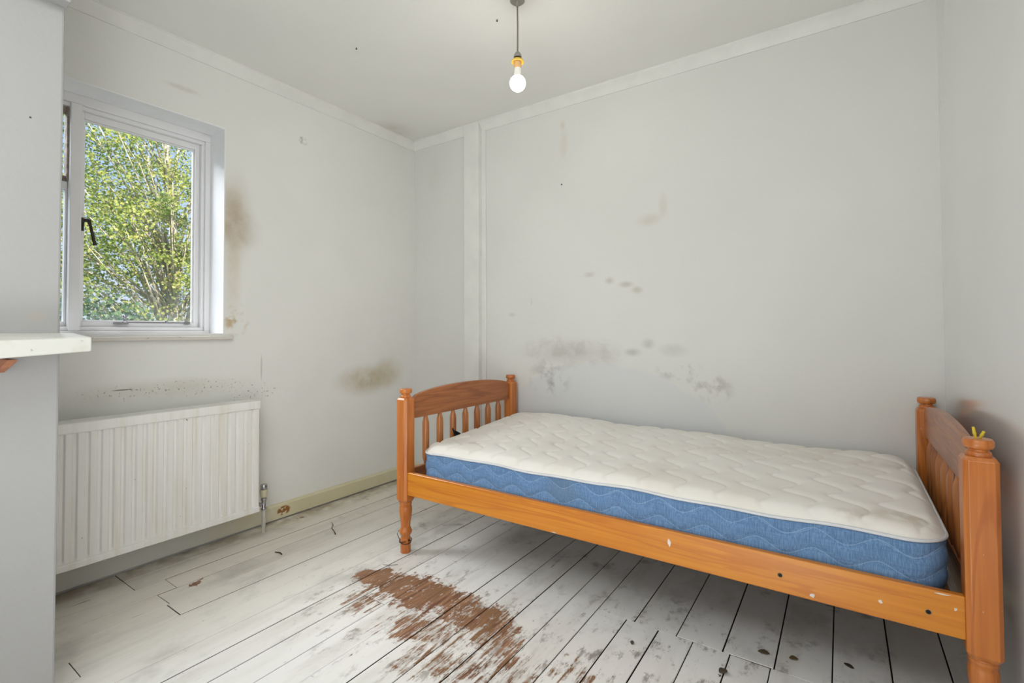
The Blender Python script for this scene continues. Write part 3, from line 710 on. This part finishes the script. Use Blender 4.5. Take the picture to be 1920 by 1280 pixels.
# debris on the boards
m_twig = plain('dark_twig', (74,56,40), .8)
def lay(name, pts, rad, label, cat, group=None, mat=None):
    o = obj(name, M().tube(pts, rad, 6), mat or m_twig, smooth='all'); return tag(o, label, cat, group)
lay('twig', [(-2.351,1.688,.003),(-2.31,1.668,.0045),(-2.285,1.64,.003),(-2.24,1.622,.0045),(-2.199,1.602,.003)], [.0012,.0018,.0016,.0020,.0024], 'thin long dark twig lying on the boards right of the radiator valve', 'twig')
lay('wood_splinter', [(-2.262,1.312,.0032),(-2.236,1.321,.0034),(-2.21,1.316,.0032)], [.0022,.0030,.0024], 'short dark splinter lying on the boards between radiator and bed', 'splinter')
lay('wood_splinter', [(-1.735,1.513,.0018),(-1.70,1.528,.002),(-1.68,1.552,.0018)], .0010, 'fine hair-thin splinter on the boards before the left bed foot', 'splinter')
def leaf(x, y, ang, L, W, rgb, label, curl=.006):
    q = M(); n = 9; vs = []
    for i in range(n):
        s = i/(n-1); w = W*sin(pi*min(1, s*.96+.02))**.8
        for k in (-1, 0, 1):
            a, b = (s-.5)*L, k*w/2; zz = .0022+curl*(abs(k)*.9)*(sin(pi*s)) + curl*.5*(s-.5)**2*4
            vs.append((x+a*cos(ang)-b*sin(ang), y+a*sin(ang)+b*cos(ang), zz))
    q.add(vs, [(i*3+k, i*3+k+1, (i+1)*3+k+1, (i+1)*3+k) for i in range(n-1) for k in (0,1)])
    o = obj('dried_leaf', q, plain('leaf_%d' % (abs(int(x*1000))), rgb, .7, var=.15), smooth='all')
    md = o.modifiers.new('thick', 'SOLIDIFY'); md.thickness = .0008; md.offset = 1
    tag(o, label, 'leaf', 'dried leaves on the floorboards'); return o
leaf(.003, 1.867, 2.6, .030, .016, (70,58,50), 'flat dark brown dried leaf on the boards before the right bed post', .004)
leaf(-.143, 1.808, .4, .026, .018, (120,100,56), 'small olive brown curled leaf on the boards beside the wide plank joint', .008)
leaf(-.226, 1.787, .2, .034, .020, (104,94,66), 'grey green crumpled leaf just left of the olive leaf', .009)
leaf(-.318, 1.62, 1.0, .030, .024, (92,80,66), 'dark crumpled leaf near the floor edge below the rail', .008)
leaf(-.60, 1.60, 1.8, .022, .012, (90,84,74), 'leftmost small grey dried leaf among the dirty boards', .005)
# tiny nails
m_nail = plain('dark_nail', (60,56,52), .5, .7)
def nail(p, d, parent):
    p = Vector(p); d = Vector(d); q = M().tube([p, p+d*.008], .0018, 8); q.tube([p+d*.007, p+d*.0085], .0042, 8)
    return obj('nail', q, m_nail, parent, smooth=True)
nail((-1.397,B-.0002,1.946), (0,-1,0), wallB)
nail((-2.01+.022,1.56,H-.0002), (0,0,-1), ceil)
nail((-1.28,1.78,H-.0002), (0,0,-1), ceil)

# ------------------------------------------------------------------ outside: ground and trees
m_grass = plain('rough_grass', (86,104,56), .9, var=.3, scale=3)
ground = struct(obj('ground', M().box(-60, -3.2, -40, 50, -3.4, -3.0), m_grass))
def leaf_mat(name, c1, c2, c3, tl=.35):
    m = Mat(name, .45); n = m.noise(m.pos(), 2.2, 4, .6); inf = m.noise(m.pos(), 23, 2)
    c = m.mix(m.ramp(n, .38, .62), lin(c1), lin(c2)); c = m.mix(m.ramp(inf, .60, .68, 0, .8), c, lin(c3))
    m.p.inputs['Subsurface Weight'].default_value = 0
    t = m.n.new('ShaderNodeBsdfTranslucent'); m.l.new(c, t.inputs[0]); ms = m.n.new('ShaderNodeMixShader'); ms.inputs[0].default_value = tl
    m.color(c); m.l.new(m.p.outputs[0], ms.inputs[1]); m.l.new(t.outputs[0], ms.inputs[2]); m.l.new(ms.outputs[0], m.n['Material Output'].inputs[0]); return m.m
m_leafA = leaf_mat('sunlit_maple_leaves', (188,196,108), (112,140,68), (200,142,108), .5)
m_leafB = leaf_mat('shade_toned_leaves', (76,108,66), (54,86,54), (108,128,76), .3)  # shade of the low foliage painted in as a darker leaf colour
m_bark = plain('pale_bark', (206,194,176), .8, var=.2, scale=8)
STAR = [(0,-.15),(.22,-.30),(.18,-.05),(.52,.02),(.26,.20),(.38,.52),(.12,.42),(0,.85),(-.12,.42),(-.38,.52),(-.26,.20),(-.52,.02),(-.18,-.05),(-.22,-.30)]
def tree(name, base, height, crown_c, crown_r, nclump, nleaf, size, lm, label, seed, trunk_r=.16, focus=None):
    rng = random.Random(seed)
    t = empty(name, base, label, 'tree', 'trees outside the window')
    bx, by, bz = base; cc = Vector(crown_c)
    q = M(); top = Vector((cc.x, cc.y, cc.z+crown_r[2]*.55)); b0 = Vector(base)
    tp = [b0.lerp(top, s)+Vector((.12*sin(s*5+seed), .12*cos(s*4+seed)-.12*cos(seed), 0)) for s in [i/9 for i in range(10)]]
    tp[0] = b0
    q.tube(tp, [trunk_r*(1-.8*i/9) for i in range(10)], 10)
    clumps = []
    for k in range(nclump):
        while True:
            v = Vector((rng.uniform(-1,1), rng.uniform(-1,1), rng.uniform(-1,1)))
            if .12 < v.length < 1: break
        c = cc+Vector((v.x*crown_r[0], v.y*crown_r[1], v.z*crown_r[2])); clumps.append(c)
        if k % 7 == 0:
            s = max(.25, min(.95, (c.z-bz)/(top.z-bz)-.22)); st = tp[0].lerp(top, 0) ; idx = int(s*9); st = tp[idx]
            mid = st.lerp(c, .5)+Vector((0,0,.12)); q.tube([st, mid, c], [.026,.015,.005], 5)
    obj('trunk', q, m_bark, t, smooth='all')
    vs = []; fs = []
    for c in clumps:
        for i in range(nleaf):
            p = c+Vector((rng.gauss(0,.14), rng.gauss(0,.14), rng.gauss(0,.09)))
            nrm = Vector((rng.gauss(.45,.7), rng.gauss(-.1,.7), rng.gauss(.6,.6))).normalized()
            a = nrm.orthogonal().normalized(); b = nrm.cross(a); g = rng.uniform(0, 2*pi); a, b = a*cos(g)+b*sin(g), b*cos(g)-a*sin(g)
            s = size*rng.uniform(.6,1.15); k = len(vs)
            for (u_, v_) in STAR: vs.append(tuple(p+a*(u_*s)+b*(v_*s)-nrm*(abs(u_)*s*.25)))
            fs.append(tuple(k+j for j in range(len(STAR))))
    me = bpy.data.meshes.new('foliage'); off = Vector(base)
    me.from_pydata([(x-off.x, y-off.y, z-off.z) for x, y, z in vs], [], fs); me.update(); me.materials.append(lm)
    o = bpy.data.objects.new('foliage', me); col.objects.link(o); o.parent = t; o['kind'] = 'stuff'
    return t
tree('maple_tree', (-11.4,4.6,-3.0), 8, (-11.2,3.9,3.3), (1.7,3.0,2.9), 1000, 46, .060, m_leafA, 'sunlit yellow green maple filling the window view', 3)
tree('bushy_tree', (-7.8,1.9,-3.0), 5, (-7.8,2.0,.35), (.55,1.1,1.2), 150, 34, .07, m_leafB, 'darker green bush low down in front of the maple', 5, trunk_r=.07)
